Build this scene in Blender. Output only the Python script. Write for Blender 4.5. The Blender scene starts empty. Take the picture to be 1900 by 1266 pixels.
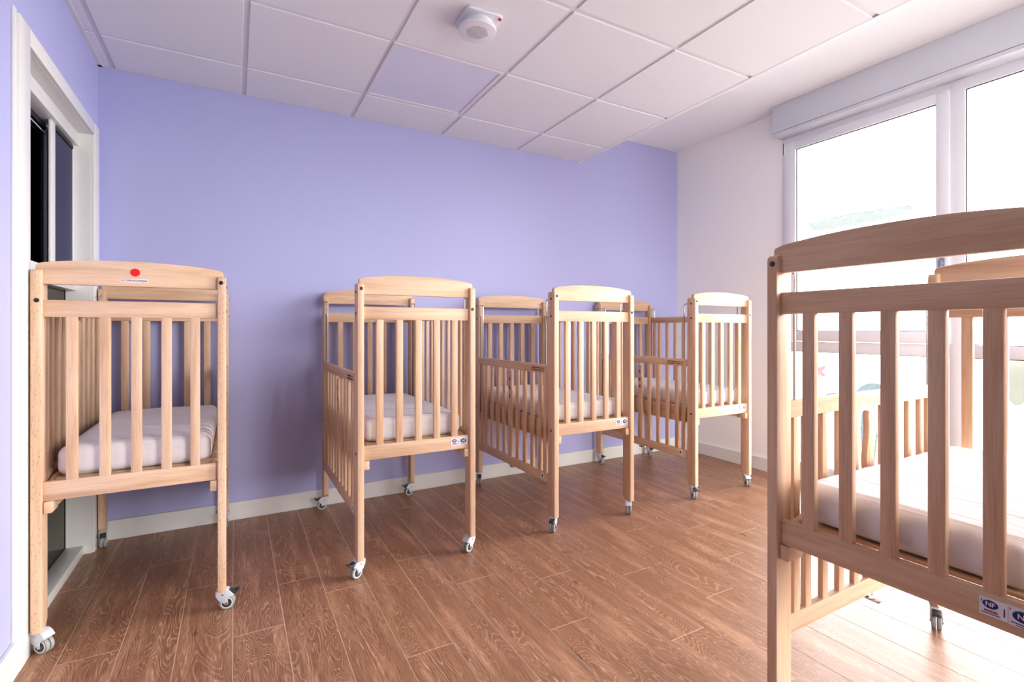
import bpy, bmesh, math, random
from mathutils import Vector, Matrix
random.seed(7)
sc = bpy.context.scene
COL = sc.collection
R = math.radians

# ------------------------------------------------------------------ camera, sky, exposure
cam_d = bpy.data.cameras.new('camera')
cam = bpy.data.objects.new('camera', cam_d); COL.objects.link(cam)
cam.location = (0, 0, 1.065)
cam.rotation_euler = (R(90), 0, R(-29.1))
cam_d.sensor_width = 36.0
cam_d.lens = 925.5/1900*36.0
cam_d.shift_y = -23.0/1900
cam_d.clip_start = 0.05
sc.camera = cam
sc.view_settings.view_transform = 'Standard'
sc.view_settings.look = 'None'
sc.view_settings.gamma = 1.0
sc.view_settings.use_curve_mapping = False
sc.view_settings.exposure = 0.52

w = bpy.data.worlds.new('overcast_sky'); sc.world = w
w.use_nodes = True
bg = w.node_tree.nodes['Background']
bg.inputs[0].default_value = (1.0, 0.965, 0.92, 1)
bg.inputs[1].default_value = 19.5
# overcast sky above, duller ground below the horizon
_nt = w.node_tree
_tc = _nt.nodes.new('ShaderNodeTexCoord'); _sx = _nt.nodes.new('ShaderNodeSeparateXYZ')
_cr = _nt.nodes.new('ShaderNodeValToRGB'); _mr = _nt.nodes.new('ShaderNodeMapRange')
_mr.inputs[1].default_value = -1; _mr.inputs[2].default_value = 1
_nt.links.new(_tc.outputs['Generated'], _sx.inputs[0]); _nt.links.new(_sx.outputs[2], _mr.inputs[0])
_nt.links.new(_mr.outputs[0], _cr.inputs[0]); _nt.links.new(_cr.outputs[0], bg.inputs[0])
_e = _cr.color_ramp.elements
_e[0].position = .47; _e[0].color = (.235, .235, .24, 1)
_e[1].position = .53; _e[1].color = (.84, .84, .84, 1)
_e3 = _e.new(.64); _e3.color = (.84, .84, .84, 1)
_e2 = _e.new(.80); _e2.color = (.34, .34, .35, 1)

XL, XR, YB, YF = -0.596, 3.472, 3.188, -1.75
ZT, ZC = 2.378, 2.646          # suspended tiles / plaster

def portal(loc, rot, sx, sy):
    l = bpy.data.lights.new('window_portal', 'AREA'); l.shape = 'RECTANGLE'
    l.size = sx; l.size_y = sy; l.cycles.is_portal = True
    o = bpy.data.objects.new('window_portal', l); COL.objects.link(o)
    o.location = loc; o.rotation_euler = rot
portal((3.60, 0.40, 1.24), (0, R(90), 0), 2.42, 3.64)
portal((2.30, -1.86, 1.33), (R(90), 0, 0), 1.95, 2.1)      # added fill window, unseen behind the camera

# ------------------------------------------------------------------ materials
def new_mat(name):
    m = bpy.data.materials.new(name); m.use_nodes = True
    nt = m.node_tree
    return m, nt, nt.nodes['Principled BSDF']

def srgb(r, g, b):
    f = lambda c: (c/255/12.92) if c/255 <= .04045 else ((c/255+.055)/1.055)**2.4
    return (f(r), f(g), f(b), 1)

def plain(name, col, rough=.5, metal=0, spec=.5, bump=0, bscale=200, vary=0):
    m, nt, b = new_mat(name)
    b.inputs['Base Color'].default_value = col
    b.inputs['Roughness'].default_value = rough
    b.inputs['Metallic'].default_value = metal
    b.inputs['Specular IOR Level'].default_value = spec
    tc = nt.nodes.new('ShaderNodeTexCoord')
    n = nt.nodes.new('ShaderNodeTexNoise'); n.inputs['Scale'].default_value = bscale
    n.inputs['Detail'].default_value = 3
    nt.links.new(tc.outputs['Object'], n.inputs['Vector'])
    if bump:
        bp = nt.nodes.new('ShaderNodeBump'); bp.inputs['Strength'].default_value = bump
        bp.inputs['Distance'].default_value = .001
        nt.links.new(n.outputs['Fac'], bp.inputs['Height']); nt.links.new(bp.outputs['Normal'], b.inputs['Normal'])
    if vary:
        mx = nt.nodes.new('ShaderNodeMix'); mx.data_type = 'RGBA'
        mx.inputs[6].default_value = tuple(c*(1-vary) for c in col[:3]) + (1,)
        mx.inputs[7].default_value = tuple(min(1, c*(1+vary)) for c in col[:3]) + (1,)
        nt.links.new(n.outputs['Fac'], mx.inputs[0]); nt.links.new(mx.outputs[2], b.inputs['Base Color'])
    return m

def math_n(nt, op, a, b=None, clamp=False):
    n = nt.nodes.new('ShaderNodeMath'); n.operation = op; n.use_clamp = clamp
    for i, v in enumerate((a, b)):
        if v is None: continue
        if isinstance(v, (int, float)): n.inputs[i].default_value = v
        else: nt.links.new(v, n.inputs[i])
    return n.outputs[0]

def ramp(nt, fac, stops):
    r = nt.nodes.new('ShaderNodeValToRGB')
    el = r.color_ramp.elements
    while len(el) < len(stops): el.new(.5)
    for e, (p, c) in zip(el, stops): e.position = p; e.color = c
    nt.links.new(fac, r.inputs[0]); return r.outputs[0]

def wood(name, axis, fleck=0.0, tone=.965):
    """pale beech, grain along the given local axis"""
    m, nt, b = new_mat(name)
    tc = nt.nodes.new('ShaderNodeTexCoord'); oi = nt.nodes.new('ShaderNodeObjectInfo')
    off = nt.nodes.new('ShaderNodeVectorMath'); off.operation = 'SCALE'
    off.inputs[0].default_value = (13.1, 7.7, 5.3); nt.links.new(oi.outputs['Random'], off.inputs[3])
    add = nt.nodes.new('ShaderNodeVectorMath'); add.operation = 'ADD'
    nt.links.new(tc.outputs['Object'], add.inputs[0]); nt.links.new(off.outputs[0], add.inputs[1])
    def stretched(s, k):
        mp = nt.nodes.new('ShaderNodeMapping'); v = [s, s, s]; v[axis] = s*k
        mp.inputs['Scale'].default_value = v
        nt.links.new(add.outputs[0], mp.inputs[0]); return mp.outputs[0]
    n1 = nt.nodes.new('ShaderNodeTexNoise'); n1.inputs['Scale'].default_value = 1
    n1.inputs['Detail'].default_value = 4; n1.inputs['Distortion'].default_value = .6
    nt.links.new(stretched(26, .07), n1.inputs['Vector'])
    n2 = nt.nodes.new('ShaderNodeTexNoise'); n2.inputs['Scale'].default_value = 1; n2.inputs['Detail'].default_value = 2
    nt.links.new(stretched(420, .03), n2.inputs['Vector'])
    dark = srgb(208*tone, 166*tone, 132*tone); mid = srgb(225*tone, 188*tone, 155*tone); lite = srgb(236*tone, 203*tone, 172*tone)
    c = ramp(nt, n1.outputs['Fac'], [(.3, dark), (.5, mid), (.72, lite)])
    mx = nt.nodes.new('ShaderNodeMix'); mx.data_type = 'RGBA'; mx.blend_type = 'MULTIPLY'
    mx.inputs[0].default_value = .6
    nt.links.new(c, mx.inputs[6])
    nt.links.new(ramp(nt, n2.outputs['Fac'], [(.32, (.78, .74, .70, 1)), (.55, (1, 1, 1, 1))]), mx.inputs[7])
    out = mx.outputs[2]
    if fleck:
        v = nt.nodes.new('ShaderNodeTexVoronoi'); v.inputs['Scale'].default_value = 1
        v.inputs['Randomness'].default_value = 1
        nt.links.new(stretched(210, .28), v.inputs['Vector'])
        m2 = nt.nodes.new('ShaderNodeMix'); m2.data_type = 'RGBA'; m2.blend_type = 'MULTIPLY'
        m2.inputs[0].default_value = fleck
        nt.links.new(out, m2.inputs[6])
        nt.links.new(ramp(nt, v.outputs['Distance'], [(.12, (.62, .47, .36, 1)), (.3, (1, 1, 1, 1))]), m2.inputs[7])
        out = m2.outputs[2]
    nt.links.new(out, b.inputs['Base Color'])
    b.inputs['Roughness'].default_value = .42
    b.inputs['Specular IOR Level'].default_value = .4
    bp = nt.nodes.new('ShaderNodeBump'); bp.inputs['Strength'].default_value = .08; bp.inputs['Distance'].default_value = .0005
    nt.links.new(n2.outputs['Fac'], bp.inputs['Height']); nt.links.new(bp.outputs['Normal'], b.inputs['Normal'])
    return m

def glass_mat(name, tint=(1, 1, 1, 1), rough=0.0, ior=1.5, refl_tint=(1, 1, 1, 1)):
    m = bpy.data.materials.new(name); m.use_nodes = True; nt = m.node_tree
    nt.nodes.clear()
    o = nt.nodes.new('ShaderNodeOutputMaterial'); t = nt.nodes.new('ShaderNodeBsdfTransparent')
    g = nt.nodes.new('ShaderNodeBsdfGlossy'); f = nt.nodes.new('ShaderNodeFresnel'); mx = nt.nodes.new('ShaderNodeMixShader')
    g.inputs[0].default_value = refl_tint; t.inputs[0].default_value = tint; g.inputs['Roughness'].default_value = rough; f.inputs[0].default_value = ior
    nt.links.new(f.outputs[0], mx.inputs[0]); nt.links.new(t.outputs[0], mx.inputs[1]); nt.links.new(g.outputs[0], mx.inputs[2])
    nt.links.new(mx.outputs[0], o.inputs[0])
    return m

def film_mat(name, tint):
    m = bpy.data.materials.new(name); m.use_nodes = True; nt = m.node_tree; nt.nodes.clear()
    o = nt.nodes.new('ShaderNodeOutputMaterial'); t = nt.nodes.new('ShaderNodeBsdfTransparent')
    t.inputs[0].default_value = tint
    nt.links.new(t.outputs[0], o.inputs[0]); return m

M = {}
M['lav'] = plain('lavender_paint', srgb(178, 179, 222), .55, spec=.35, bump=.10, bscale=350, vary=.012)
M['white_wall'] = plain('white_wall_paint', srgb(249, 247, 245), .6, spec=.3, bump=.10, bscale=350, vary=.012)
M['absorb'] = plain('bounce_cutting_violet', srgb(96, 90, 128), .6, spec=.3, bump=.1, bscale=350)  # unseen front wall, coloured dark to cut bounced light
M['plaster'] = plain('ceiling_plaster', srgb(244, 245, 247), .8, spec=.2, bump=.1, bscale=250)
M['tile'] = plain('mineral_ceiling_tile', srgb(234, 234, 238), .85, spec=.15, bump=.25, bscale=700, vary=.015)
M['tee'] = plain('painted_steel_grid', srgb(226, 222, 228), .5, bump=.02)
M['trim'] = plain('white_gloss_trim', srgb(228, 226, 222), .35, bump=.03, bscale=90)
M['pvc'] = plain('white_pvc', srgb(232, 233, 238), .3, bump=.02, bscale=60)
M['shutter'] = plain('grey_shutter_box', srgb(212, 215, 224), .4, bump=.02)
M['gasket'] = plain('black_gasket', srgb(30, 32, 36), .6)
M['wx'] = wood('beech_grain_x', 0)
M['wy'] = wood('beech_grain_y', 1)
M['wz'] = wood('beech_grain_z', 2)
M['wzf'] = wood('beech_flecked_grain_z', 2, fleck=.8)
M['steel'] = plain('chrome_steel', srgb(190, 190, 192), .18, metal=1)
M['cast'] = plain('grey_caster_shell', srgb(205, 206, 210), .35, spec=.5, bump=.02)
M['tyre'] = plain('grey_rubber_tyre', srgb(150, 150, 146), .55, bump=.05)
M['hub'] = plain('dark_wheel_hub', srgb(52, 54, 60), .4)
M['brake'] = plain('dark_brake_pedal', srgb(52, 58, 60), .4)
M['bolt'] = plain('black_bolt', srgb(14, 13, 14), .35)

M['label'] = plain('white_label', srgb(232, 230, 238), .4)
M['blue'] = plain('navy_print', srgb(22, 34, 110), .4)
M['green'] = plain('green_print', srgb(40, 110, 80), .4)
M['redp'] = plain('red_print', srgb(190, 30, 40), .45)
M['blackp'] = plain('black_print', srgb(28, 18, 16), .5)
M['reddot'] = plain('red_dot', srgb(224, 8, 14), .45)
M['plastic'] = plain('white_plastic', srgb(226, 224, 230), .35, bump=.02)
M['holes'] = plain('dark_holes', srgb(120, 116, 122), .7)
M['glass'] = glass_mat('window_glass')
M['dglass'] = glass_mat('interior_glass', (.10, .11, .13, 1), ior=1.8, refl_tint=(.34, .36, .62, 1))  # bluish gloss colour stands in for the lavender wall's reflection
M['lglass'] = glass_mat('low_interior_glass', (.16, .155, .15, 1), ior=1.7, refl_tint=(.60, .56, .50, 1))
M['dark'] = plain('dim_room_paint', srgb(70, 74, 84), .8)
M['diff'] = plain('panel_light_diffuser', srgb(222, 222, 238), .3, spec=.6, bump=.02, bscale=900)  # lavender in the base colour partly stands in for the reflected wall
M['handle'] = plain('grey_handle', srgb(120, 128, 150), .35)

def sheet_mat():
    m, nt, b = new_mat('white_fitted_sheet')
    b.inputs['Base Color'].default_value = srgb(238, 234, 236)
    b.inputs['Roughness'].default_value = .85
    b.inputs['Specular IOR Level'].default_value = .15
    b.inputs['Sheen Weight'].default_value = .15
    tc = nt.nodes.new('ShaderNodeTexCoord')
    mp = nt.nodes.new('ShaderNodeMapping'); mp.inputs['Scale'].default_value = (3.5, 26, 9)
    nt.links.new(tc.outputs['Object'], mp.inputs[0])
    n = nt.nodes.new('ShaderNodeTexNoise'); n.inputs['Scale'].default_value = 1; n.inputs['Detail'].default_value = 2
    n.inputs['Distortion'].default_value = .8
    nt.links.new(mp.outputs[0], n.inputs['Vector'])
    n2 = nt.nodes.new('ShaderNodeTexNoise'); n2.inputs['Scale'].default_value = 900
    nt.links.new(tc.outputs['Object'], n2.inputs['Vector'])
    b1 = nt.nodes.new('ShaderNodeBump'); b1.inputs['Strength'].default_value = .75; b1.inputs['Distance'].default_value = .012
    nt.links.new(n.outputs['Fac'], b1.inputs['Height'])
    b2 = nt.nodes.new('ShaderNodeBump'); b2.inputs['Strength'].default_value = .1; b2.inputs['Distance'].default_value = .0006
    nt.links.new(n2.outputs['Fac'], b2.inputs['Height']); nt.links.new(b1.outputs[0], b2.inputs['Normal'])
    nt.links.new(b2.outputs[0], b.inputs['Normal'])
    return m
M['sheet'] = sheet_mat()

def floor_mat():
    """limed-oak vinyl planks: UV = metres inside the plank, face colour 'plank' = (tone, offset, hue)"""
    m, nt, b = new_mat('oak_vinyl_planks')
    uv = nt.nodes.new('ShaderNodeUVMap'); uv.uv_map = 'UVMap'
    at = nt.nodes.new('ShaderNodeAttribute'); at.attribute_name = 'plank'
    sp = nt.nodes.new('ShaderNodeSeparateXYZ'); nt.links.new(at.outputs['Vector'], sp.inputs[0])
    su = nt.nodes.new('ShaderNodeSeparateXYZ'); nt.links.new(uv.outputs[0], su.inputs[0])
    u, v = su.outputs[0], su.outputs[1]
    tone, offs, hue = sp.outputs[0], sp.outputs[1], sp.outputs[2]
    z = math_n(nt, 'MULTIPLY', offs, 37.0)
    def vec(sx, sy):
        c = nt.nodes.new('ShaderNodeCombineXYZ')
        nt.links.new(math_n(nt, 'MULTIPLY', u, sx), c.inputs[0]); nt.links.new(math_n(nt, 'MULTIPLY', v, sy), c.inputs[1])
        nt.links.new(z, c.inputs[2]); return c.outputs[0]
    def noise(vc, det=3, dist=0.0, rough=.5):
        n = nt.nodes.new('ShaderNodeTexNoise'); n.inputs['Scale'].default_value = 1
        n.inputs['Detail'].default_value = det; n.inputs['Distortion'].default_value = dist
        n.inputs['Roughness'].default_value = rough
        nt.links.new(vc, n.inputs['Vector']); return n.outputs['Fac']
    big = noise(vec(7.5, 1.6), 2, .7)                 # contour field -> cathedral figure
    wob = noise(vec(60, 22), 2)
    fine = noise(vec(420, 16), 3, 0, .6)
    field = math_n(nt, 'ADD', math_n(nt, 'MULTIPLY', big, 40.0), math_n(nt, 'MULTIPLY', wob, .7))
    ring = math_n(nt, 'PINGPONG', field, .5)        # 0..0.5 triangle
    ring2 = math_n(nt, 'MULTIPLY', ring, 2.0)
    line = ramp(nt, ring2, [(.0, (1, 1, 1, 1)), (.17, (.45, .45, .45, 1)), (.42, (0, 0, 0, 1))])
    base = ramp(nt, math_n(nt, 'ADD', math_n(nt, 'MULTIPLY', noise(vec(24, 2.2), 3, .3), .6), math_n(nt, 'MULTIPLY', tone, .5), True),
                [(.3, srgb(154, 114, 86)), (.5, srgb(206, 165, 131)), (.8, srgb(230, 197, 164))])
    pore = ramp(nt, fine, [(.36, (.60, .52, .47, 1)), (.55, (1, 1, 1, 1))])
    m1 = nt.nodes.new('ShaderNodeMix'); m1.data_type = 'RGBA'; m1.blend_type = 'MULTIPLY'; m1.inputs[0].default_value = .95
    nt.links.new(base, m1.inputs[6]); nt.links.new(pore, m1.inputs[7])
    m2 = nt.nodes.new('ShaderNodeMix'); m2.data_type = 'RGBA'
    brk = math_n(nt, 'MULTIPLY', ramp(nt, noise(vec(260, 14), 2), [(.35, (.25, .25, .25, 1)), (.6, (1, 1, 1, 1))]),
                 ramp(nt, noise(vec(14, 1.8), 1), [(.35, (.25, .25, .25, 1)), (.6, (1, 1, 1, 1))]))
    nt.links.new(math_n(nt, 'MULTIPLY', math_n(nt, 'MULTIPLY', line, brk), .65), m2.inputs[0])
    nt.links.new(m1.outputs[2], m2.inputs[6]); m2.inputs[7].default_value = srgb(228, 196, 168)
    # knots
    vo = nt.nodes.new('ShaderNodeTexVoronoi'); vo.inputs['Scale'].default_value = 1
    nt.links.new(vec(7.5, 2.6), vo.inputs['Vector'])
    m3 = nt.nodes.new('ShaderNodeMix'); m3.data_type = 'RGBA'; m3.blend_type = 'MULTIPLY'; m3.inputs[0].default_value = 1
    nt.links.new(m2.outputs[2], m3.inputs[6])
    nt.links.new(ramp(nt, math_n(nt, 'ADD', vo.outputs['Distance'], math_n(nt, 'MULTIPLY', wob, .10)),
                      [(.075, (.42, .34, .30, 1)), (.13, (1, 1, 1, 1))]), m3.inputs[7])
    m4 = nt.nodes.new('ShaderNodeMix'); m4.data_type = 'RGBA'; m4.blend_type = 'MULTIPLY'; m4.inputs[0].default_value = 1
    nt.links.new(m3.outputs[2], m4.inputs[6])
    nt.links.new(ramp(nt, hue, [(0, (1.0, .90, .86, 1)), (.5, (1, 1, 1, 1)), (1, (1.0, 1.0, .93, 1))]), m4.inputs[7])
    nt.links.new(m4.outputs[2], b.inputs['Base Color'])
    b.inputs['Roughness'].default_value = .36
    b.inputs['Specular IOR Level'].default_value = .38
    rr = nt.nodes.new('ShaderNodeMapRange'); rr.inputs[3].default_value = .30; rr.inputs[4].default_value = .44
    nt.links.new(fine, rr.inputs[0]); nt.links.new(rr.outputs[0], b.inputs['Roughness'])
    bp = nt.nodes.new('ShaderNodeBump'); bp.inputs['Strength'].default_value = .25; bp.inputs['Distance'].default_value = .0006
    nt.links.new(fine, bp.inputs['Height']); nt.links.new(bp.outputs[0], b.inputs['Normal'])
    return m
M['floor'] = floor_mat()
M['seam'] = plain('pale_plank_joint', srgb(218, 188, 164), .45)

# ------------------------------------------------------------------ mesh helpers
class MB:
    """collects shapes into one mesh with material slots"""
    def __init__(s): s.bm = bmesh.new(); s.mats = []
    def slot(s, m):
        if m not in s.mats: s.mats.append(m)
        return s.mats.index(m)
    def merge(s, src, m):
        k = s.slot(m)
        me = bpy.data.meshes.new('tmp'); src.to_mesh(me); src.free()
        n0 = len(s.bm.faces); s.bm.from_mesh(me); bpy.data.meshes.remove(me)
        s.bm.faces.ensure_lookup_table()
        for f in s.bm.faces[n0:]: f.material_index = k
        return s
    def box(s, x0, x1, y0, y1, z0, z1, m, bev=0.0, seg=2):
        b = bmesh.new()
        bmesh.ops.create_cube(b, size=1, matrix=Matrix.Translation(((x0+x1)/2, (y0+y1)/2, (z0+z1)/2)) @ Matrix.Diagonal((abs(x1-x0), abs(y1-y0), abs(z1-z0), 1)))
        if bev: bmesh.ops.bevel(b, geom=list(b.edges), offset=bev, segments=seg, affect='EDGES', profile=.5)
        return s.merge(b, m)
    def prism(s, pts, axis, a0, a1, m, bev=0.0):
        """2-D outline extruded along axis; pts in the two other axes in order"""
        b = bmesh.new(); o = [i for i in range(3) if i != axis]
        def mk(p, a):
            v = [0, 0, 0]; v[axis] = a; v[o[0]] = p[0]; v[o[1]] = p[1]; return b.verts.new(v)
        A = [mk(p, a0) for p in pts]; B = [mk(p, a1) for p in pts]
        b.faces.new(A); b.faces.new(B[::-1])
        for i in range(len(pts)):
            j = (i+1) % len(pts); b.faces.new((A[j], A[i], B[i], B[j]))
        bmesh.ops.recalc_face_normals(b, faces=b.faces)
        if bev:
            e = [x for x in b.edges if abs(x.verts[0].co[axis]-x.verts[1].co[axis]) < 1e-6]
            bmesh.ops.bevel(b, geom=e, offset=bev, segments=2, affect='EDGES', profile=.5)
        return s.merge(b, m)
    def cyl(s, c, r, axis, length, m, seg=20, r2=None, bev=0):
        b = bmesh.new()
        rot = {0: Matrix.Rotation(R(90), 4, 'Y'), 1: Matrix.Rotation(R(90), 4, 'X'), 2: Matrix.Identity(4)}[axis]
        bmesh.ops.create_cone(b, cap_ends=True, segments=seg, radius1=r, radius2=r if r2 is None else r2, depth=length, matrix=Matrix.Translation(c) @ rot)
        if bev:
            e = [x for x in b.edges if len([f for f in x.link_faces if len(f.verts) > 4]) == 1]
            bmesh.ops.bevel(b, geom=e, offset=bev, segments=2, affect='EDGES', profile=.5)
        return s.merge(b, m)
    def tube(s, pts, r, m, seg=10):
        b = bmesh.new(); rings = []
        P = [Vector(p) for p in pts]; up = Vector((0.31, .77, .13)).normalized()
        for i, p in enumerate(P):
            t = (P[min(i+1, len(P)-1)]-P[max(i-1, 0)]).normalized()
            a = t.cross(up).normalized(); c = t.cross(a)
            rings.append([b.verts.new(p + a*math.cos(2*math.pi*k/seg)*r + c*math.sin(2*math.pi*k/seg)*r) for k in range(seg)])
        for i in range(len(rings)-1):
            for k in range(seg): b.faces.new((rings[i][k], rings[i][(k+1) % seg], rings[i+1][(k+1) % seg], rings[i+1][k]))
        b.faces.new(rings[0][::-1]); b.faces.new(rings[-1])
        bmesh.ops.recalc_face_normals(b, faces=b.faces)
        return s.merge(b, m)
    def text(s, body, size, mat4, m, depth=.0003, bold=0.0):
        cu = bpy.data.curves.new('t', 'FONT'); cu.body = body; cu.size = size
        cu.align_x = 'CENTER'; cu.align_y = 'CENTER'; cu.extrude = depth; cu.offset = bold
        ob = bpy.data.objects.new('t', cu); COL.objects.link(ob)
        bpy.context.view_layer.update()
        me = bpy.data.meshes.new_from_object(ob.evaluated_get(bpy.context.evaluated_depsgraph_get()))
        me.transform(mat4)
        k = s.slot(m); n0 = len(s.bm.faces); s.bm.from_mesh(me); s.bm.faces.ensure_lookup_table()
        for f in s.bm.faces[n0:]: f.material_index = k
        bpy.data.objects.remove(ob); bpy.data.curves.remove(cu); bpy.data.meshes.remove(me)
        return s
    def transform(s, m4): s.bm.transform(m4); return s
    def build(s, name, parent=None, loc=None, smooth=True, origin=None):
        me = bpy.data.meshes.new(name)
        if origin is not None: s.bm.transform(Matrix.Translation(-Vector(origin)))
        s.bm.to_mesh(me); s.bm.free()
        for m in s.mats: me.materials.append(m)
        if smooth:
            for p in me.polygons: p.use_smooth = True
            me.set_sharp_from_angle(angle=R(32))
        o = bpy.data.objects.new(name, me); COL.objects.link(o)
        if origin is not None: o.location = origin
        if loc is not None: o.location = loc
        o.parent = parent
        return o

def tag(o, label=None, cat=None, group=None, kind=None):
    if label: o['label'] = label
    if cat: o['category'] = cat
    if group: o['group'] = group
    if kind: o['kind'] = kind
    return o
def empty(name, loc=(0, 0, 0), rz=0, parent=None):
    o = bpy.data.objects.new(name, None); COL.objects.link(o); o.location = loc; o.rotation_euler = (0, 0, rz)
    o.empty_display_size = .1; o.parent = parent
    return o
def struct(o): o['kind'] = 'structure'; return o

# ------------------------------------------------------------------ floor of planks
def build_floor():
    W = .1632; x0 = -.005; L = .967
    joints = {-4: 2.644, -3: 2.078, -2: 2.745, -1: 2.415, 0: 1.970, 1: 2.283, 2: 2.12, 3: 1.574, 4: 2.245, 5: 1.927,
              6: 1.473, 7: 1.796, 8: 1.222, 9: 1.647, 10: 1.35, 11: 1.99, 12: 1.541, 13: .894, 14: .73, 15: 2.11}
    verts, faces, uvs, cols, mi = [], [], [], [], []
    g = .0015
    def quad(xa, xb, ya, yb, z, uvq, c, k):
        n = len(verts); verts.extend([(xa, ya, z), (xb, ya, z), (xb, yb, z), (xa, yb, z)])
        faces.append((n, n+1, n+2, n+3)); uvs.append(uvq); cols.append(c); mi.append(k)
    rnd = random.Random(3)
    k = -4
    xe, ys, ye = XR+.05, YF-.05, YB+.05
    quad(XL-.16, xe, ys, ye, -.0006, [(0, 0)]*4, (0, 0, 0), 1)
    while x0+k*W < xe:
        xa, xb = x0+k*W, x0+(k+1)*W
        j = joints.get(k, rnd.uniform(0, L))
        y = j - math.ceil((j-ys)/L)*L
        while y < ye:
            ya, yb = max(y, ys), min(y+L, ye)
            xa2, xb2 = max(xa, XL-.16), min(xb, xe)
            if yb > ya and xb2 > xa2:
                ox, oy = rnd.uniform(0, 50), rnd.uniform(0, 50)
                c = (rnd.random(), rnd.random(), rnd.random())
                q = [(xa2+ox, ya+oy), (xb2+ox, ya+oy), (xb2+ox, yb+oy), (xa2+ox, yb+oy)]
                quad(xa2+g, xb2-g, ya+g, yb-g, 0, q, c, 0)
            y += L
        k += 1
    me = bpy.data.meshes.new('floor'); me.from_pydata(verts, [], faces)
    ul = me.uv_layers.new(name='UVMap'); at = me.attributes.new('plank', 'FLOAT_VECTOR', 'FACE')
    for i, p in enumerate(me.polygons):
        for j, li in enumerate(p.loop_indices): ul.data[li].uv = uvs[i][j]
        at.data[i].vector = cols[i]; p.material_index = mi[i]
    me.materials.append(M['floor']); me.materials.append(M['seam'])
    o = bpy.data.objects.new('floor', me); COL.objects.link(o); struct(o)
build_floor()

# ------------------------------------------------------------------ walls
T = .16
wy0, wy1, wz0, wz1 = -1.42, 2.205, .045, 2.43     # window opening
dy0, dy1, dz1 = 2.185, 3.04, 1.99                 # glazed opening in the left wall
def wall(name, boxes, m):
    b = MB()
    for q in boxes: b.box(*q, m)
    return struct(b.build(name, smooth=False))
wall('wall_back', [(XL-T, XR+T, YB, YB+T, 0, ZC)], M['lav'])
wall('wall_right', [(XR, XR+T, wy1, YB, 0, ZC), (XR, XR+T, YF, wy0, 0, ZC), (XR, XR+T, wy0, wy1, 0, wz0), (XR, XR+T, wy0, wy1, wz1, ZC)], M['white_wall'])
wall('wall_left', [(XL-T, XL, YF, -1.35, 0, ZC), (XL-T, XL, 1.25, dy0, 0, ZC), (XL-T, XL, -1.35, 1.25, 2.1, ZC), (XL-T, XL, dy1, YB, 0, ZC), (XL-T, XL, dy0, dy1, dz1, ZC)], M['lav'])
fx0, fx1, fz0, fz1 = 1.35, 3.25, .30, 2.36          # opening for the unseen window added as fill
wall('wall_front', [(XL-T, fx0, YF-T, YF, 0, ZC), (fx1, XR+T, YF-T, YF, 0, ZC), (fx0, fx1, YF-T, YF, 0, fz0), (fx0, fx1, YF-T, YF, fz1, ZC)], M['absorb'])

def baseboard(name, boxes):
    b = MB()
    for q in boxes: b.box(*q, M['trim'], .002, 1)
    return struct(b.build(name))
baseboard('baseboard_back', [(XL, XR, YB-.015, YB, 0, .098)])
baseboard('baseboard_right', [(XR-.014, XR, wy1, YB-.015, 0, .098), (XR-.014, XR, YF, wy0, 0, .098)])
baseboard('baseboard_left', [(XL, XL+.014, 1.31, 2.094, 0, .105), (XL, XL+.014, 3.137, YB-.015, 0, .098)])
baseboard('baseboard_front', [(XL+.014, XR-.014, YF, YF+.014, 0, .098)])

# ------------------------------------------------------------------ ceiling: plaster slab, suspended grid and tiles
def build_ceiling():
    root = empty('ceiling', (1.4, .7, ZT)); struct(root)
    def add(mb, name): 
        o = mb.build(name); o.parent = root; o.matrix_parent_inverse = root.matrix_basis.inverted(); return o
    root.rotation_euler = (0, 0, 0)
    bpy.context.view_layer.update()
    def fin(mb, name):
        o = mb.build(name, origin=(1.4, .7, ZT)); o.location = (0, 0, 0); o.parent = root; return o
    fin(MB().box(XL-T, XR+T, YF-T, YB+T, ZC, ZC+.1, M['plaster']), 'plaster_slab')
    xs = [XL, -.535, .045, .633, 1.220, 1.806, 2.372]
    ys = [YB, 2.838, 2.255, 1.672, 1.089, .506, -.077, -.66, -1.243, YF]
    h = .012
    g = MB()
    for x in xs[1:-1]: g.box(x-h, x+h, YF, YB, ZT+.006, ZT+.010, M['tee'])
    for y in ys[1:-1]: g.box(XL, xs[-1], y-h, y+h, ZT+.0062, ZT+.0098, M['tee'])
    g.box(XL, XL+.018, YF, YB, ZT+.001, ZT+.004, M['tee'])
    g.box(XL, xs[-1], YB-.018, YB, ZT+.001, ZT+.004, M['tee'])
    g.box(xs[-1]-.014, xs[-1]+.0, YF, YB, ZT-.001, ZT+.004, M['tee'])
    fin(g, 'grid_tee')
    fin(MB().box(xs[-1], xs[-1]+.013, YF, YB, ZT-.001, ZC, M['plaster']), 'fascia_board')
    for i in range(len(xs)-1):
        for j in range(len(ys)-1):
            if (i, j) == (3, 1): continue
            xa = xs[i]+(.004 if i == 0 else h); xb = xs[i+1]-(h if i+1 < len(xs)-1 else .012)
            ya = ys[j+1]+(h if j+1 < len(ys)-1 else .004); yb = ys[j]-(h if j else .004)
            drop = 0 if i else .004
            o = MB().box(xa, xb, ya, yb, ZT+drop, ZT+.017, M['tile'], .0012, 1)
            fin(o, 'ceiling_tile')
    return xs, ys
XS, YS = build_ceiling()

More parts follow.
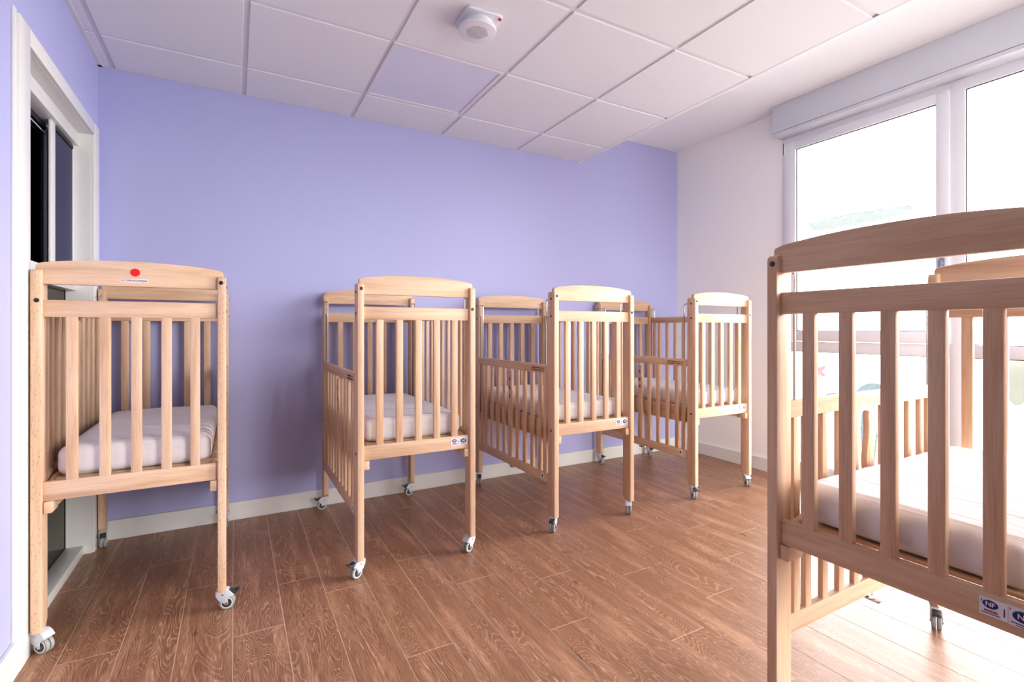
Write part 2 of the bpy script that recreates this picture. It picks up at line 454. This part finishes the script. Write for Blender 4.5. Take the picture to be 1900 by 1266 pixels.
# recessed square panel light (switched off)
def panel_light():
    x0, x1, y0, y1 = XS[3]+.008, XS[4]-.008, YS[2]+.008, YS[1]-.008
    c = ((x0+x1)/2, (y0+y1)/2, ZT)
    r = tag(empty('panel_light', c), 'square recessed panel light, switched off, tinted lavender as if reflecting the wall, among white ceiling tiles', 'ceiling light')
    f = MB(); w_ = .016
    for q in ((x0, x1, y0, y0+w_), (x0, x1, y1-w_, y1), (x0, x0+w_, y0+w_, y1-w_), (x1-w_, x1, y0+w_, y1-w_)):
        f.box(*q, ZT-.001, ZT+.02, M['tee'], .001, 1)
    o = f.build('light_frame', origin=c); o.location = (0, 0, 0); o.parent = r
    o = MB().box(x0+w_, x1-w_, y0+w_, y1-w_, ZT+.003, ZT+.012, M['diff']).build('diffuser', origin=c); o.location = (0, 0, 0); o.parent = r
panel_light()

# ceiling alarm sounder
def alarm():
    c = Vector((.908, 1.925, ZT))
    r = tag(empty('alarm_sounder', c, R(-3)), 'round white alarm sounder with perforated centre and red indicator on the ceiling', 'alarm')
    b = MB(); s = .082; pts = []
    for sx, sy in ((1, 1), (-1, 1), (-1, -1), (1, -1)):
        a0 = math.atan2(sy, sx)-R(45)
        rad = .022
        for k in range(7):
            a = a0+R(90)*k/6
            pts.append((sx*(s-rad)+rad*math.cos(a), sy*(s-rad)+rad*math.sin(a)))
    b.prism(pts, 2, -.012, 0, M['plastic'], .003)
    o = b.build('mounting_plate', r)
    b = MB(); b.cyl((-.004, 0, -.026), .062, 2, .03, M['plastic'], 48)
    b.build('neck', r)
    b = MB()
    b.cyl((-.006, 0, -.046), .082, 2, .016, M['plastic'], 64, bev=.004)
    b.build('sounder_disc', r)
    b = MB(); n = 0
    for i in range(-6, 7):
        for j in range(-6, 7):
            x, y = (i+.5*(j % 2))*.0078, j*.0072
            if math.hypot(x, y) < .047: b.cyl((x-.006, y, -.0542), .0021, 2, .0008, M['holes'], 8)
    b.build('perforation', r)
    MB().cyl((.070, -.066, -.0145), .006, 2, .006, M['redp'], 16).build('indicator_lamp', r)
alarm()

# ------------------------------------------------------------------ right window
def window():
    b = MB(); P = M['pvc']
    xf0, xf1 = XR-.004, XR+.07
    # outer frame + mullions
    bay = [2.205, 1.205, .205, -.695, -1.42]
    b.box(xf0, xf1, wy1-.045, wy1, wz0, wz1, P, .003)
    b.box(xf0, xf1, wy0, wy0+.045, wz0, wz1, P, .003)
    for i in range(4):
        qa, qb = bay[i+1]+(.045 if i == 3 else .034), bay[i]-(.045 if i == 0 else .034)
        b.box(xf0+.0006, xf1-.001, qa-.004, qb+.004, wz1-.06, wz1-.0005, P)
        b.box(xf0+.0006, xf1-.001, qa-.004, qb+.004, wz0+.0005, wz0+.075, P)
        b.box(xf0+.0008, xf1-.002, qa-.004, qb+.004, .906, .975, P, .002)
    for y in bay[1:-1]: b.box(xf0, xf1, y-.034, y+.034, wz0+.0002, wz1-.0002, P, .003)
    fr = struct(b.build('window_1'))
    for i in range(4):
        ya, yb = bay[i+1]+.03, bay[i]-(.022 if i == 0 else .03)
        zs0, zs1 = .978, 2.392
        if i % 2 == 0:
            s = MB(); x0, x1 = XR-.016, XR+.05; wd = .08
            s.box(x0, x1, ya, ya+.062, zs0, zs1, P, .004); s.box(x0, x1, yb-wd, yb, zs0, zs1, P, .004)
            s.box(x0+.0006, x1-.001, ya+.058, yb-.076, zs1-.058, zs1-.0005, P, .002); s.box(x0+.0006, x1-.001, ya+.058, yb-.076, zs0+.0005, zs0+.072, P, .002)
            ga, gb, g0, g1 = ya+.062, yb-wd, zs0+.072, zs1-.058
            gk = MB(); t = .004
            for q in ((ga, ga+t, g0, g1), (gb-t, gb, g0, g1), (ga, gb, g0, g0+t), (ga, gb, g1-t, g1)):
                gk.box(XR-.002, XR+.004, q[0], q[1], q[2], q[3], M['gasket'])
            so = s.build('sash', fr); gk.build('gasket', so)
            MB().box(XR+.016, XR+.022, ga-.01, gb+.01, g0-.01, g1+.01, M['glass']).build('glass_pane', so, smooth=False)
            h = MB(); hy = ya+.03
            h.box(XR-.028, XR-.016, hy-.014, hy+.014, 1.40, 1.46, M['handle'], .005)
            h.cyl((XR-.036, hy, 1.43), .009, 0, .03, M['handle'])
            h.box(XR-.056, XR-.044, hy-.010, hy+.010, 1.31, 1.445, M['handle'], .004)
            h.build('window_handle', so)
            hg = MB(); hg.box(XR-.022, XR-.004, yb-.006, yb+.006, 2.31, 2.395, P, .002)
            hg.box(XR-.0235, XR-.0215, yb-.0035, yb-.0015, 2.312, 2.393, M['gasket']); hg.box(XR-.0235, XR-.0215, yb+.0015, yb+.0035, 2.312, 2.393, M['gasket'])
            hg.build('hinge', so)
        else:
            gk = MB(); ga, gb, g0, g1 = ya+.004, yb-.004, .975, 2.37; t = .004
            for q in ((ga, ga+t, g0, g1), (gb-t, gb, g0, g1), (ga, gb, g0, g0+t), (ga, gb, g1-t, g1)):
                gk.box(XR+.008, XR+.014, q[0], q[1], q[2], q[3], M['gasket'])
            gk.build('gasket', fr)
            MB().box(XR+.016, XR+.022, ga-.01, gb+.01, g0-.01, g1+.01, M['glass']).build('glass_pane', fr, smooth=False)
        ga, gb, g0, g1 = ya+.004, yb-(.02 if i == 0 else .004), wz0+.075, .906
        gk = MB(); t = .004
        for q in ((ga, ga+t, g0, g1), (gb-t, gb, g0, g1), (ga, gb, g0, g0+t), (ga, gb, g1-t, g1)):
            gk.box(XR+.008, XR+.014, q[0], q[1], q[2], q[3], M['gasket'])
        gk.build('gasket', fr)
        MB().box(XR+.016, XR+.022, ga-.01, gb+.01, g0-.01, g1+.01, M['glass']).build('glass_pane', fr, smooth=False)
    # roller shutter box
    s = MB()
    s.box(XR-.117, XR+.0, wy0-.02, 2.209, 2.43, ZC-.001, M['shutter'], .004)
    s.box(XR-.1185, XR-.116, wy0-.02, 2.207, 2.452, 2.4535, M['gasket'])
    so = s.build('shutter_box'); tag(so, 'long grey roller shutter box above the window', 'shutter box')
    # faint coloured stickers on the glass
    def sticker(name, pts, m, label, cat='sticker'):
        q = MB().prism(pts, 0, XR+.0145, XR+.0155, m).build(name, smooth=False); tag(q, label, cat, 'window stickers')
    pts = []
    for k in range(60):
        a = 2*math.pi*k/60; r_ = .042+.016*math.cos(5*a)
        pts.append((1.962+r_*math.cos(a), .775+r_*math.sin(a)))
    pink, bl, cy, ye, gr = (film_mat('pink_film', (.50, .33, .34, 1)), film_mat('blue_film', (.31, .345, .35, 1)), film_mat('cyan_film', (.30, .345, .35, 1)),
                            film_mat('yellow_film', (.37, .37, .335, 1)), film_mat('mint_film', (.205, .215, .212, 1)))
    sticker('flower_sticker', pts, pink, 'pale pink flower sticker on the lower window pane')
    def dome(c, w_, z0, h_): return [(c-w_, z0)]+[(c-w_*math.cos(math.pi*k/20), z0+h_*math.sin(math.pi*k/20)) for k in range(21)][1:-1]+[(c+w_, z0)]
    sticker('cloud_sticker', dome(1.62, .12, .60, .125), bl, 'pale blue cloud sticker showing just above the lowered crib rail')
    sticker('cloud_sticker', dome(1.85, .09, .56, .08), bl, 'small pale blue cloud sticker low on the window, under the flower')
    # long pale sign band far outside, seen through the upper pane
    sg = MB(); sg.prism([(2.0, 1.735), (2.03, 1.80), (1.72, 1.815), (1.45, 1.80), (1.40, 1.775), (1.46, 1.745), (1.75, 1.73)], 0, XR+.0145, XR+.0155, gr)
    tag(sg.build('ribbon_sticker', smooth=False), 'very pale mint ribbon sticker across the upper window pane', 'sticker', 'window stickers')
    sticker('wave_sticker', [(1.68, .20), (1.62, .20), (1.60, .40), (1.63, .54), (1.69, .54), (1.70, .40)], cy, 'pale cyan sticker seen beside the wavy latch board')
    sticker('sun_sticker', [(.97+.05*math.cos(a*.3), .80+.13*math.sin(a*.3)) for a in range(21)], ye, 'very pale yellow sticker on the pane behind the far crib end')
window()

def added_fill_window():  # unseen window, added to throw fill light onto the crib fronts
    b = MB(); P = M['pvc']; y0, y1 = YF-.09, YF-.02
    b.box(fx0, fx1, y0, y1, fz0, fz0+.07, P, .003); b.box(fx0, fx1, y0, y1, fz1-.07, fz1, P, .003)
    for x in (fx0, (fx0+fx1)/2-.035, fx1-.07): b.box(x, x+.07, y0, y1, fz0, fz1, P, .003)
    fr = struct(b.build('fill_window'))
    MB().box(fx0+.06, fx1-.06, YF-.058, YF-.052, fz0+.06, fz1-.06, M['glass']).build('glass_pane', fr, smooth=False)
added_fill_window()

# ------------------------------------------------------------------ glazed opening in the left wall
def left_glazing():
    D = M['trim']
    c = MB()
    cx0, cx1 = XL, XL+.015
    c.box(cx0, cx1, 2.094, 2.187, 0, 2.045, D, .002); c.box(cx0, cx1, 3.04, 3.137, 0, 2.045, D, .002)
    c.box(cx0, cx1, 2.187, 3.04, 1.988, 2.045, D, .002)
    c.box(cx0, cx1-.007, 2.072, 2.096, 0, 2.055, D, .002)
    # reveal lining
    c.box(XL-T, XL+.001, 2.165, 2.187, 0, 1.99, D); c.box(XL-T, XL+.001, 3.038, 3.06, 0, 1.99, D)
    c.box(XL-T, XL+.001, 2.187, 3.04, 1.986, 2.0, D)
    struct(c.build('door_1'))
    root = bpy.data.objects['door_1']
    y0, y1 = 2.187, 3.038
    h = MB()                                   # head with track cover
    h.box(XL-.12, XL-.046, y0, y1, 1.955, 1.986, D, .001)
    h.box(XL-.12, XL-.042, y0, y1, 1.922, 1.953, D, .002)
    h.build('head_track', root)
    h = MB().box(XL-.10, XL-.024, y0, y1, 0, .042, D, .002); h.build('threshold', root)
    t = MB().box(XL-.10, XL-.052, y0, y1, 1.243, 1.315, D, .003); t.build('transom', root)
    # far (front) sash
    s = MB(); xg = XL-.064
    s.box(xg-.004, xg+.005, 2.700, 2.757, 1.315, 1.922, D, .002); s.box(xg-.010, xg+.006, 3.018, 3.036, 1.315, 1.922, D, .002)
    s.box(xg-.010, xg+.006, 2.757, 3.018, 1.90, 1.915, M['gasket'])
    so = s.build('sliding_sash', root)
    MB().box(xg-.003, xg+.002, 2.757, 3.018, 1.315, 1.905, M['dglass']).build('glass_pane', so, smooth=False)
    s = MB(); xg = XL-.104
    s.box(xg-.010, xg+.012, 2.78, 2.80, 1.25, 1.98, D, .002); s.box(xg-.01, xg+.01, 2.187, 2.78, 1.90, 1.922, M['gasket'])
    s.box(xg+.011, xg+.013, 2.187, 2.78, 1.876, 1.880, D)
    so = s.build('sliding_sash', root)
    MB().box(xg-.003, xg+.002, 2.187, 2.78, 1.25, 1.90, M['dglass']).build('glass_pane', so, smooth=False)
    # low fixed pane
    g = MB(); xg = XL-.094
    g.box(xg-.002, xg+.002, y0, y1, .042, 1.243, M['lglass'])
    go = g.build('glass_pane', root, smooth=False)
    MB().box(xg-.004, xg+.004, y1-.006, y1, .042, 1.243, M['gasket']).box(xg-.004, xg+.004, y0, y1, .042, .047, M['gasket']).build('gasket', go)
left_glazing()
def add_bounce_absorber():  # unseen dark panel and its trim, added to weaken bounce from the left
    b = MB(); b.box(XL-.10, XL-.06, -1.35, 1.25, 0, 2.1, M['dark'])
    for y in (-1.35, -.48, .37, 1.19): b.box(XL-.07, XL-.02, y, y+.06, 0, 2.1, M['dark'], .003)
    struct(b.build('bounce_absorber'))
    c = MB(); c.box(XL, XL+.015, 1.24, 1.31, 0, 2.15, M['trim'], .002); c.box(XL, XL+.015, -1.41, -1.34, 0, 2.15, M['trim'], .002); c.box(XL, XL+.0145, -1.34, 1.24, 2.09, 2.15, M['trim'], .002)
    struct(c.build('absorber_trim'))
add_bounce_absorber()
# dim room behind the interior glazing
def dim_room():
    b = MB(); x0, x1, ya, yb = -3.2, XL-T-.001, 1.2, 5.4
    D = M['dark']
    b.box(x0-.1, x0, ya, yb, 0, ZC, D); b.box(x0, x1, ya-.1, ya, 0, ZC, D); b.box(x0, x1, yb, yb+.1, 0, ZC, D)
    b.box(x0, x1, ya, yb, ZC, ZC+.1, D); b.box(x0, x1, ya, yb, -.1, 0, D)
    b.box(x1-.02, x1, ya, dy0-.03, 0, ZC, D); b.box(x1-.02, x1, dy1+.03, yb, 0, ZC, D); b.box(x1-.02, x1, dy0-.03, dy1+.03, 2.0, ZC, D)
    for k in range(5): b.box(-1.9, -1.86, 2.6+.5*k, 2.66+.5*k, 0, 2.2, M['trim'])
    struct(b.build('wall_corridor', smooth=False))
dim_room()

# ------------------------------------------------------------------ crib
CW, CL = .549, .98          # outer width / length
HW, HL = CW/2, CL/2

def round_top(w0, w1, z0, z1, r, cham0=0, cham1=0):
    """outline in (w, z) with rounded top corners, chamfered bottom corners"""
    p = [(w0+cham0, z0), (w1-cham1, z0)]
    if cham1: p.append((w1, z0+cham1*1.2))
    for k in range(7):
        a = R(90)*k/6; p.append((w1-r+r*math.cos(a), z1-r+r*math.sin(a)))
    for k in range(7):
        a = R(90)+R(90)*k/6; p.append((w0+r+r*math.cos(a), z1-r+r*math.sin(a)))
    if cham0: p.append((w0, z0+cham0*1.2))
    return p

def caster(parent, x, y, rz, brake):
    c = empty('caster', (x, y, .076), rz, parent)
    prof = [(-.019, 0), (.016, 0), (.030, -.008), (.040, -.022), (.034, -.026), (.026, -.028), (.021, -.040), (.023, -.054), (.016, -.057), (.009, -.050), (-.008, -.038), (-.018, -.020)]
    b = MB()
    for s in (-1, 1): b.prism(prof, 1, s*.0165-.0015, s*.0165+.0015, M['cast'], .0006)
    hood = [(-.019, 0), (.016, 0), (.030, -.008), (.041, -.022), (.037, -.023), (.028, -.012), (.015, -.005), (-.015, -.005), (-.017, -.018), (-.019, -.018)]
    b.prism(hood, 1, -.0175, .0175, M['cast'], .001)
    b.cyl((0, 0, -.001), .017, 2, .006, M['cast'], 20)
    for s in (-1, 1):
        b.cyl((.004, s*.0182, -.016), .003, 1, .0012, M['steel'], 12); b.cyl((.018, s*.0185, -.050), .0042, 1, .0016, M['steel'], 12)
    b.build('fork', c)
    wmb = MB()
    for s in (-1, 1):
        wmb.cyl((.018, s*.0075, -.050), .026, 1, .0125, M['tyre'], 36, bev=.003)
        wmb.cyl((.018, s*.0139, -.050), .020, 1, .0004, M['plastic'], 28); wmb.cyl((.018, s*.0142, -.050), .0165, 1, .0005, M['hub'], 28)
    wmb.build('wheel', c)
    if brake:
        k = MB(); k.prism([(.026, -.004), (.044, -.010), (.058, -.005), (.060, -.009), (.046, -.022), (.034, -.020)], 1, -.013, .013, M['brake'], .002)
        k.build('brake_pedal', c)
    return c

def nf_label(parent, cx, y, cz, w_, h_, green, front=True):
    """certification sticker lying on a face that looks to -y"""
    b = MB(); e = .0006
    b.box(cx-w_/2, cx+w_/2, y-e, y, cz-h_/2, cz+h_/2, M['label'])
    def ell(rx, rz, ox, oz, d, m):
        pts = [(cx+ox+rx*math.cos(2*math.pi*k/28), cz+oz+rz*math.sin(2*math.pi*k/28)) for k in range(28)]
        b.prism(pts, 1, y-e-d, y-e+.0001, m)
    F = Matrix.Translation((cx, y-e-.0009, cz)) @ Matrix.Rotation(R(90), 4, 'X')
    if green:
        ell(.0150, .0105, .000, .003, .0003, M['green']); ell(.0150, .0088, .000, .0013, .0005, M['blue'])
    else:
        ell(.0115, .0078, -.004, .0055, .0004, M['blue'])
    ox, oz = (0, .002) if green else (-.004, .0055)
    b.text('NF', .0135 if green else .0115, F @ Matrix.Translation((ox, oz, 0)), M['label'], bold=.0002)
    if not green:
        b.text('MOBILIER', .0046, F @ Matrix.Translation((-.003, -.0072, 0)), M['redp'], bold=.0002)
        b.box(cx-.017, cx+.010, y-e-.0006, y-e, cz-.0128, cz-.0115, M['blue'])
        b.box(cx+.0150, cx+.0168, y-e-.0006, y-e, cz-.009, cz+.006, M['blackp'])
        b.box(cx-.0175, cx-.0165, y-e-.0006, y-e, cz+.007, cz+.012, M['blackp'])
    else:
        b.box(cx-.017, cx+.016, y-e-.0006, y-e, cz-.0122, cz-.0108, M['blue'])
        b.box(cx-.010, cx+.010, y-e-.0006, y-e, cz-.0160, cz-.0150, M['blackp'])
        b.box(cx-.0185, cx-.0175, y-e-.0006, y-e, cz+.010, cz+.014, M['blackp'])
    return b.build('certification_label', parent, smooth=False)

def side_panel(root, sx, ztop):
    """sliding side: two rails, ten slats and the shaped latch. sx = side (-1 / +1)"""
    z1 = ztop; zb = ztop-.63
    xo = sx*(HW-.013); th = .010
    xa, xb = xo-th, xo+th
    y0, y1 = -HL+.068, HL-.068
    cz = ztop
    p = empty('side_panel', (xo, 0, ztop-.3), 0, root)
    def sub(mb, name):
        o = mb.build(name, origin=(xo, 0, ztop-.3)); o.location = (0, 0, 0); o.parent = p; return o
    sub(MB().box(xa, xb, y0, y1, ztop-.047, ztop, M['wy'], .004), 'panel_rail')
    sub(MB().box(xa, xb, y0, y1, zb, zb+.052, M['wy'], .004), 'panel_rail')
    for k in (-4, -3, -2, -1, 1, 2, 3, 4): sub(MB().box(xo-.008, xo+.008, k*.0835-.0145, k*.0835+.0145, zb+.045, ztop-.04, M['wz'], .0035), 'slat')
    for s in (-1, 1): sub(MB().box(xo-.008, xo+.008, s*.388-.0145, s*.388+.0145, zb+.045, ztop-.04, M['wz'], .0035), 'slat')
    # shaped latch board
    zt = ztop-.062; zl = zb+.046; n = 40; L_, R_ = [], []
    for i in range(n+1):
        t = i/n; z = zt-(zt-zl)*t
        wob = .0065*math.sin(t*5.2*math.pi) * (1 if t < .62 else max(0, 1-(t-.62)*6))
        L_.append((-.022+wob, z)); R_.append((.022+wob, z))
    pts = L_ + R_[::-1]
    pts[0] = (pts[0][0]+.008, zt+.002); pts[-1] = (pts[-1][0]-.008, zt+.002)
    lb = MB().prism(pts, 0, xo-.009, xo+.009, M['wz'], .002)
    xs_ = xo+sx*.0094
    for zc_ in (zt-.045, zt-.10, zt-.15):
        lb.prism([(-.004, zc_-.012), (.004, zc_-.012), (.006, zc_+.002), (0, zc_+.014), (-.006, zc_+.002)], 0, xs_-.0003, xs_+.0003, M['blackp'])
    sub(lb, 'latch_board')
    m = MB()                                        # foot catch under the lower rail
    m.box(xo-.003, xo+.003, -.018, .018, zb-.014, zb+.012, M['steel'], .001); m.box(xo-sx*.035, xo, -.014, .014, zb-.017, zb-.013, M['steel'], .001)
    sub(m, 'catch_plate')
    return p, xo

def make_crib(m):
    """front end at -y. m=-1: lowered side on the left; m=+1: on the right"""
    root = empty('crib')
    # corner posts
    for sx in (-1, 1):
        for sy in (-1, 1):
            x0, x1 = (sx*HW, sx*(HW-.028)) if sx < 0 else (sx*(HW-.028), sx*HW)
            y0, y1 = (-HL, -HL+.064) if sy < 0 else (HL-.064, HL)
            c0, c1 = (0, .016) if sy < 0 else (.016, 0)
            pts = round_top(y0, y1, .076, 1.259, .014, c0, c1)
            b = MB(); b.prism(pts, 0, x0, x1, M['wzf'] if m > 0 else M['wz'], .003)
            cx, cy = (x0+x1)/2, (y0+y1)/2
            # dark groove facing the inside
            gy = y1-.001 if sy < 0 else y0+.001
            b.box(cx-.003, cx+.003, gy-.0015, gy+.0015, .50, 1.15, M['hub'])
            p = b.build('corner_post', root, origin=(cx, cy, .67))
            # bolts: outer face and end face
            ze = 1.236 if sx == m else 1.157
            bs = [MB().cyl((sx*HW+sx*.0008, cy, zz), .0058, 0, .003, M['bolt'], 16, bev=.0008) for zz in (1.222, 1.130, .528)]
            bs.append(MB().cyl((cx-sx*.002, sy*(HL+.0006), ze), .0072, 1, .003, M['bolt'], 18, bev=.001))
            for q in bs:
                o = q.build('bolt', origin=(cx, cy, .67)); o.location = (0, 0, 0); o.parent = p
            caster(root, cx, cy, 0, sy > 0 or sx == m)
            # guide rod: hook out of the post, then straight down
            hy = sy*(HL-.064); d = -sy
            pts = [(cx, hy-d*.004, 1.222), (cx, hy+d*.022, 1.222)]
            for k in range(1, 7):
                a = R(90)*k/6; pts.append((cx, hy+d*(.022+.014*math.sin(a)), 1.222-.014*(1-math.cos(a))))
            zlow = .475
            pts.append((cx, hy+d*.036, .7)); pts.append((cx, hy+d*.036, zlow))
            MB().tube(pts, .0036, M['steel']).build('guide_rod', root)
    # ends
    for sy in (-1, 1):
        ya = sy*(HL-.016); yb = sy*(HL-.038); y0, y1 = min(ya, yb), max(ya, yb)
        n = 24; arch = []
        xe = HW-.009
        for i in range(n+1):
            x = -xe+2*xe*i/n; t = x/xe
            arch.append((x, 1.281+.019*(1-abs(t)**2.3)))
        rr = .010
        left = [(-xe, 1.281-rr), (-xe+rr*.3, 1.281-rr*.3)]
        pts = [(-xe, 1.222), (-HW+.028, 1.212), (HW-.028, 1.212), (xe, 1.222), (xe, 1.281-rr), (xe-rr*.3, 1.281-rr*.25)] + [(x, z) for x, z in arch[::-1]][1:-1] + [(-xe+rr*.3, 1.281-rr*.25), (-xe, 1.281-rr)]
        hb = MB().prism(pts, 1, y0, y1, M['wx'], .0025).build('arched_board', root)
        MB().box(-HW+.027, HW-.027, y0, y1, 1.103, 1.160, M['wx'], .003).build('crossbar', root)
        lr = MB().box(-HW+.027, HW-.027, y0, y1, .497, .560, M['wx'], .003).build('lower_rail', root)
        for k in range(-2, 3):
            x = k*.0875
            MB().box(x-.0155, x+.0155, y0+.001 if sy < 0 else y0+.003, y1-.003 if sy < 0 else y1-.001, .535, 1.11, M['wz'], .003).build('slat', root)
        if sy < 0 and m < 0:
            nf_label(lr, .176, y0, .533, .041, .034, False); nf_label(lr, .218, y0, .533, .041, .036, True)
        if sy < 0 and m > 0:
            q = MB().cyl((-.003, y0-.0005, 1.262), .0140, 1, .001, M['reddot'], 36).build('red_dot', hb)
            q = MB(); q.box(-.043, .034, y0-.0008, y0, 1.228, 1.238, M['label'])
            q.text("LIT D'EVACUATION", .0082, Matrix.Translation((-.0045, y0-.0010, 1.2328)) @ Matrix.Rotation(R(90), 4, 'X'), M['blackp'], bold=.00015)
            q.build('name_tag', hb, smooth=False)
    # mattress tray: side boards and cross slats
    for sx in (-1, 1):
        xo = sx*(HW-.040)
        pts = [(-HL+.040, .462), (HL-.040, .462), (HL-.040, .548), (HL-.10, .562), (-HL+.10, .562), (-HL+.040, .548)]
        MB().prism(pts, 0, xo-.010, xo+.010, M['wy'], .002).build('bed_side_board', root)
        MB().box(min(sx*(HW-.030), sx*(HW-.052)), max(sx*(HW-.030), sx*(HW-.052)), -HL+.010, -HL+.075, .458, .496, M['wy'], .002).build('corner_block', root)
    for k in range(9):
        y = -.40+.10*k
        MB().box(-HW+.050, HW-.050, y-.030, y+.030, .550, .560, M['wx'], .002).build('bed_slat', root)
    # sliding sides
    p1, xo = side_panel(root, m, .870)
    p2, _ = side_panel(root, -m, 1.158)
    # printed notice and maker sticker on the lowered side's outer face
    xs_ = xo+m*.0102
    b = MB(); rnd = random.Random(5); org = (xo, 0, .870-.3)
    for row, zc_ in enumerate((.851, .838)):
        y = -.247; 
        b.cyl((xs_, y, zc_), .0042, 0, .0006, M['blackp'], 8)
        y += .013
        while y < -.245+.125:
            wd = rnd.choice((.006, .008, .009)); hh = rnd.choice((.0075, .009, .006))
            yy = y
            b.box(xs_-.0003, xs_+.0003, yy, yy+wd, zc_-hh/2, zc_-hh/2+.002, M['blackp'])
            b.box(xs_-.0003, xs_+.0003, yy, yy+.0022, zc_-hh/2, zc_+hh/2, M['blackp'])
            b.box(xs_-.0003, xs_+.0003, yy+wd-.0025, yy+wd, zc_-hh/2, zc_+hh/2, M['blackp'])
            if rnd.random() < .5: b.box(xs_-.0003, xs_+.0003, yy, yy+wd, zc_+hh/2-.002, zc_+hh/2, M['blackp'])
            y += wd+rnd.choice((.002, .002, .007))
    # notice runs from the near post
    b.transform(Matrix.Translation((0, -.135, 0)))
    o = b.build('printed_notice', origin=org, smooth=False); o.location = (0, 0, 0); o.parent = p1
    b = MB()
    b.box(xs_-.0004, xs_+.0004, -.385, -.355, .254, .284, M['label'])
    b.prism([(-.380, .268), (-.370, .279), (-.360, .268), (-.366, .264), (-.374, .264)], 0, xs_-.0008, xs_+.0008, M['blue'])
    b.box(xs_-.0008, xs_+.0008, -.381, -.359, .259, .261, M['blackp'])
    o = b.build('maker_sticker', origin=org, smooth=False); o.location = (0, 0, 0); o.parent = p1
    return root

def children(o): return [c for c in bpy.data.objects if c.parent == o]
def copy_tree(o, parent=None):
    c = o.copy(); COL.objects.link(c)
    if parent is not None: c.parent = parent
    for ch in children(o): copy_tree(ch, c)
    return c

def set_casters(root, rots):
    """rots: {(sx, sy): (angle in crib frame, brake)}"""
    cs = [c for c in children(root) if c.name.startswith('caster')]
    for c in cs:
        k = (1 if c.location.x > 0 else -1, 1 if c.location.y > 0 else -1)
        if k in rots:
            c.rotation_euler.z = R(rots[k])

crib_b = make_crib(-1)
crib_a = make_crib(+1)
cribs = {'B': crib_b}
for n in 'CDE': cribs[n] = copy_tree(crib_b)
cribs['A'] = crib_a
spec = {'A': (-.3015, 2.16+HL, 0), 'B': (.7295, 2.16+HL, 0), 'C': (1.7295, 2.16+HL, 0), 'D': (2.783, 2.16+HL, 0), 'E': (1.244+HL, .5595, -90)}
labels = {
    'A': 'beech crib with red dot and small name tag, by the glazed opening',
    'B': 'beech crib standing alone at the lavender wall, next to the red-dotted one',
    'C': 'beech crib between the free-standing one and the corner one, lavender wall behind',
    'D': 'beech crib in the back corner beside the white wall',
    'E': 'large beech crib nearest the viewer, dark against the window'}
for n, o in cribs.items():
    x, y, rz = spec[n]; o.location = (x, y, 0); o.rotation_euler.z = R(rz)
    tag(o, labels[n], 'crib', 'beech cribs on casters')
set_casters(cribs['A'], {(-1, -1): -35, (1, -1): -8, (-1, 1): -80, (1, 1): -100})
set_casters(cribs['B'], {(-1, -1): 205, (1, -1): 205, (-1, 1): 172, (1, 1): 185})
set_casters(cribs['C'], {(-1, -1): 225, (1, -1): 232, (-1, 1): 250, (1, 1): 260})
set_casters(cribs['D'], {(-1, -1): 245, (1, -1): 240, (-1, 1): 270, (1, 1): 260})
set_casters(cribs['E'], {(-1, 1): 292, (1, 1): 20, (-1, -1): 200, (1, -1): 150})

# ------------------------------------------------------------------ mattresses
def mattress_mesh(seed):
    rnd = random.Random(seed)
    b = bmesh.new(); wx, wy, h = .450, .872, .100
    nx, ny, nz = 26, 44, 7
    bmesh.ops.create_cube(b, size=1)
    bmesh.ops.subdivide_edges(b, edges=[e for e in b.edges if abs(e.verts[0].co.x-e.verts[1].co.x) > .5], cuts=nx, use_grid_fill=True)
    bmesh.ops.subdivide_edges(b, edges=[e for e in b.edges if abs(e.verts[0].co.y-e.verts[1].co.y) > .5], cuts=ny, use_grid_fill=True)
    bmesh.ops.subdivide_edges(b, edges=[e for e in b.edges if abs(e.verts[0].co.z-e.verts[1].co.z) > .5], cuts=nz, use_grid_fill=True)
    from mathutils import noise
    rc = .03
    for v in b.verts:
        x, y, z = v.co.x*wx, v.co.y*wy, v.co.z*h
        # rounded box
        ix, iy, iz = max(-wx/2+rc, min(wx/2-rc, x)), max(-wy/2+rc, min(wy/2-rc, y)), max(-h/2+rc, min(h/2-rc, z))
        d = Vector((x-ix, y-iy, z-iz))
        if d.length > 1e-9:
            m_ = max(abs(d.x), abs(d.y), abs(d.z)); d = d.normalized()*m_
        p = Vector((ix, iy, iz))+d
        q = Vector((p.x*5+seed, p.y*26, p.z*14))
        side = max(0, 1-(h/2-abs(p.z))/.03) if p.z < 0 else 0
        amp = .0016 if z > h*.45 else .0035
        nn = noise.noise(q)*amp + noise.noise(Vector((p.x*9, p.y*7+seed, p.z*30)))*.0022
        if abs(x) > wx/2-.001 or abs(y) > wy/2-.001: p += Vector((d.x, d.y, 0))*nn*1.6
        else: p.z += nn
        p.z += .004*(1-(2*p.x/wx)**2)*(1 if p.z > 0 else 0)
        v.co = p
    me = bpy.data.meshes.new('mattress'); b.to_mesh(me); b.free()
    me.materials.append(M['sheet'])
    for f in me.polygons: f.use_smooth = True
    return me
ml = {'A': 'white sheeted mattress inside the crib with the red dot', 'B': 'white sheeted mattress inside the crib standing alone at the lavender wall',
      'C': 'white sheeted mattress in the crib between the free-standing and corner cribs', 'D': 'white sheeted mattress inside the crib in the back corner',
      'E': 'large white sheeted mattress inside the crib nearest the viewer'}
mm = mattress_mesh(1)
for i, n in enumerate('ABCDE'):
    me = mm if i == 0 else mattress_mesh(i*3+2)
    o = bpy.data.objects.new('mattress', me); COL.objects.link(o)
    x, y, rz = spec[n]
    o.location = (x, y, .5605+.052); o.rotation_euler.z = R(rz)
    tag(o, ml[n], 'mattress', 'crib mattresses')
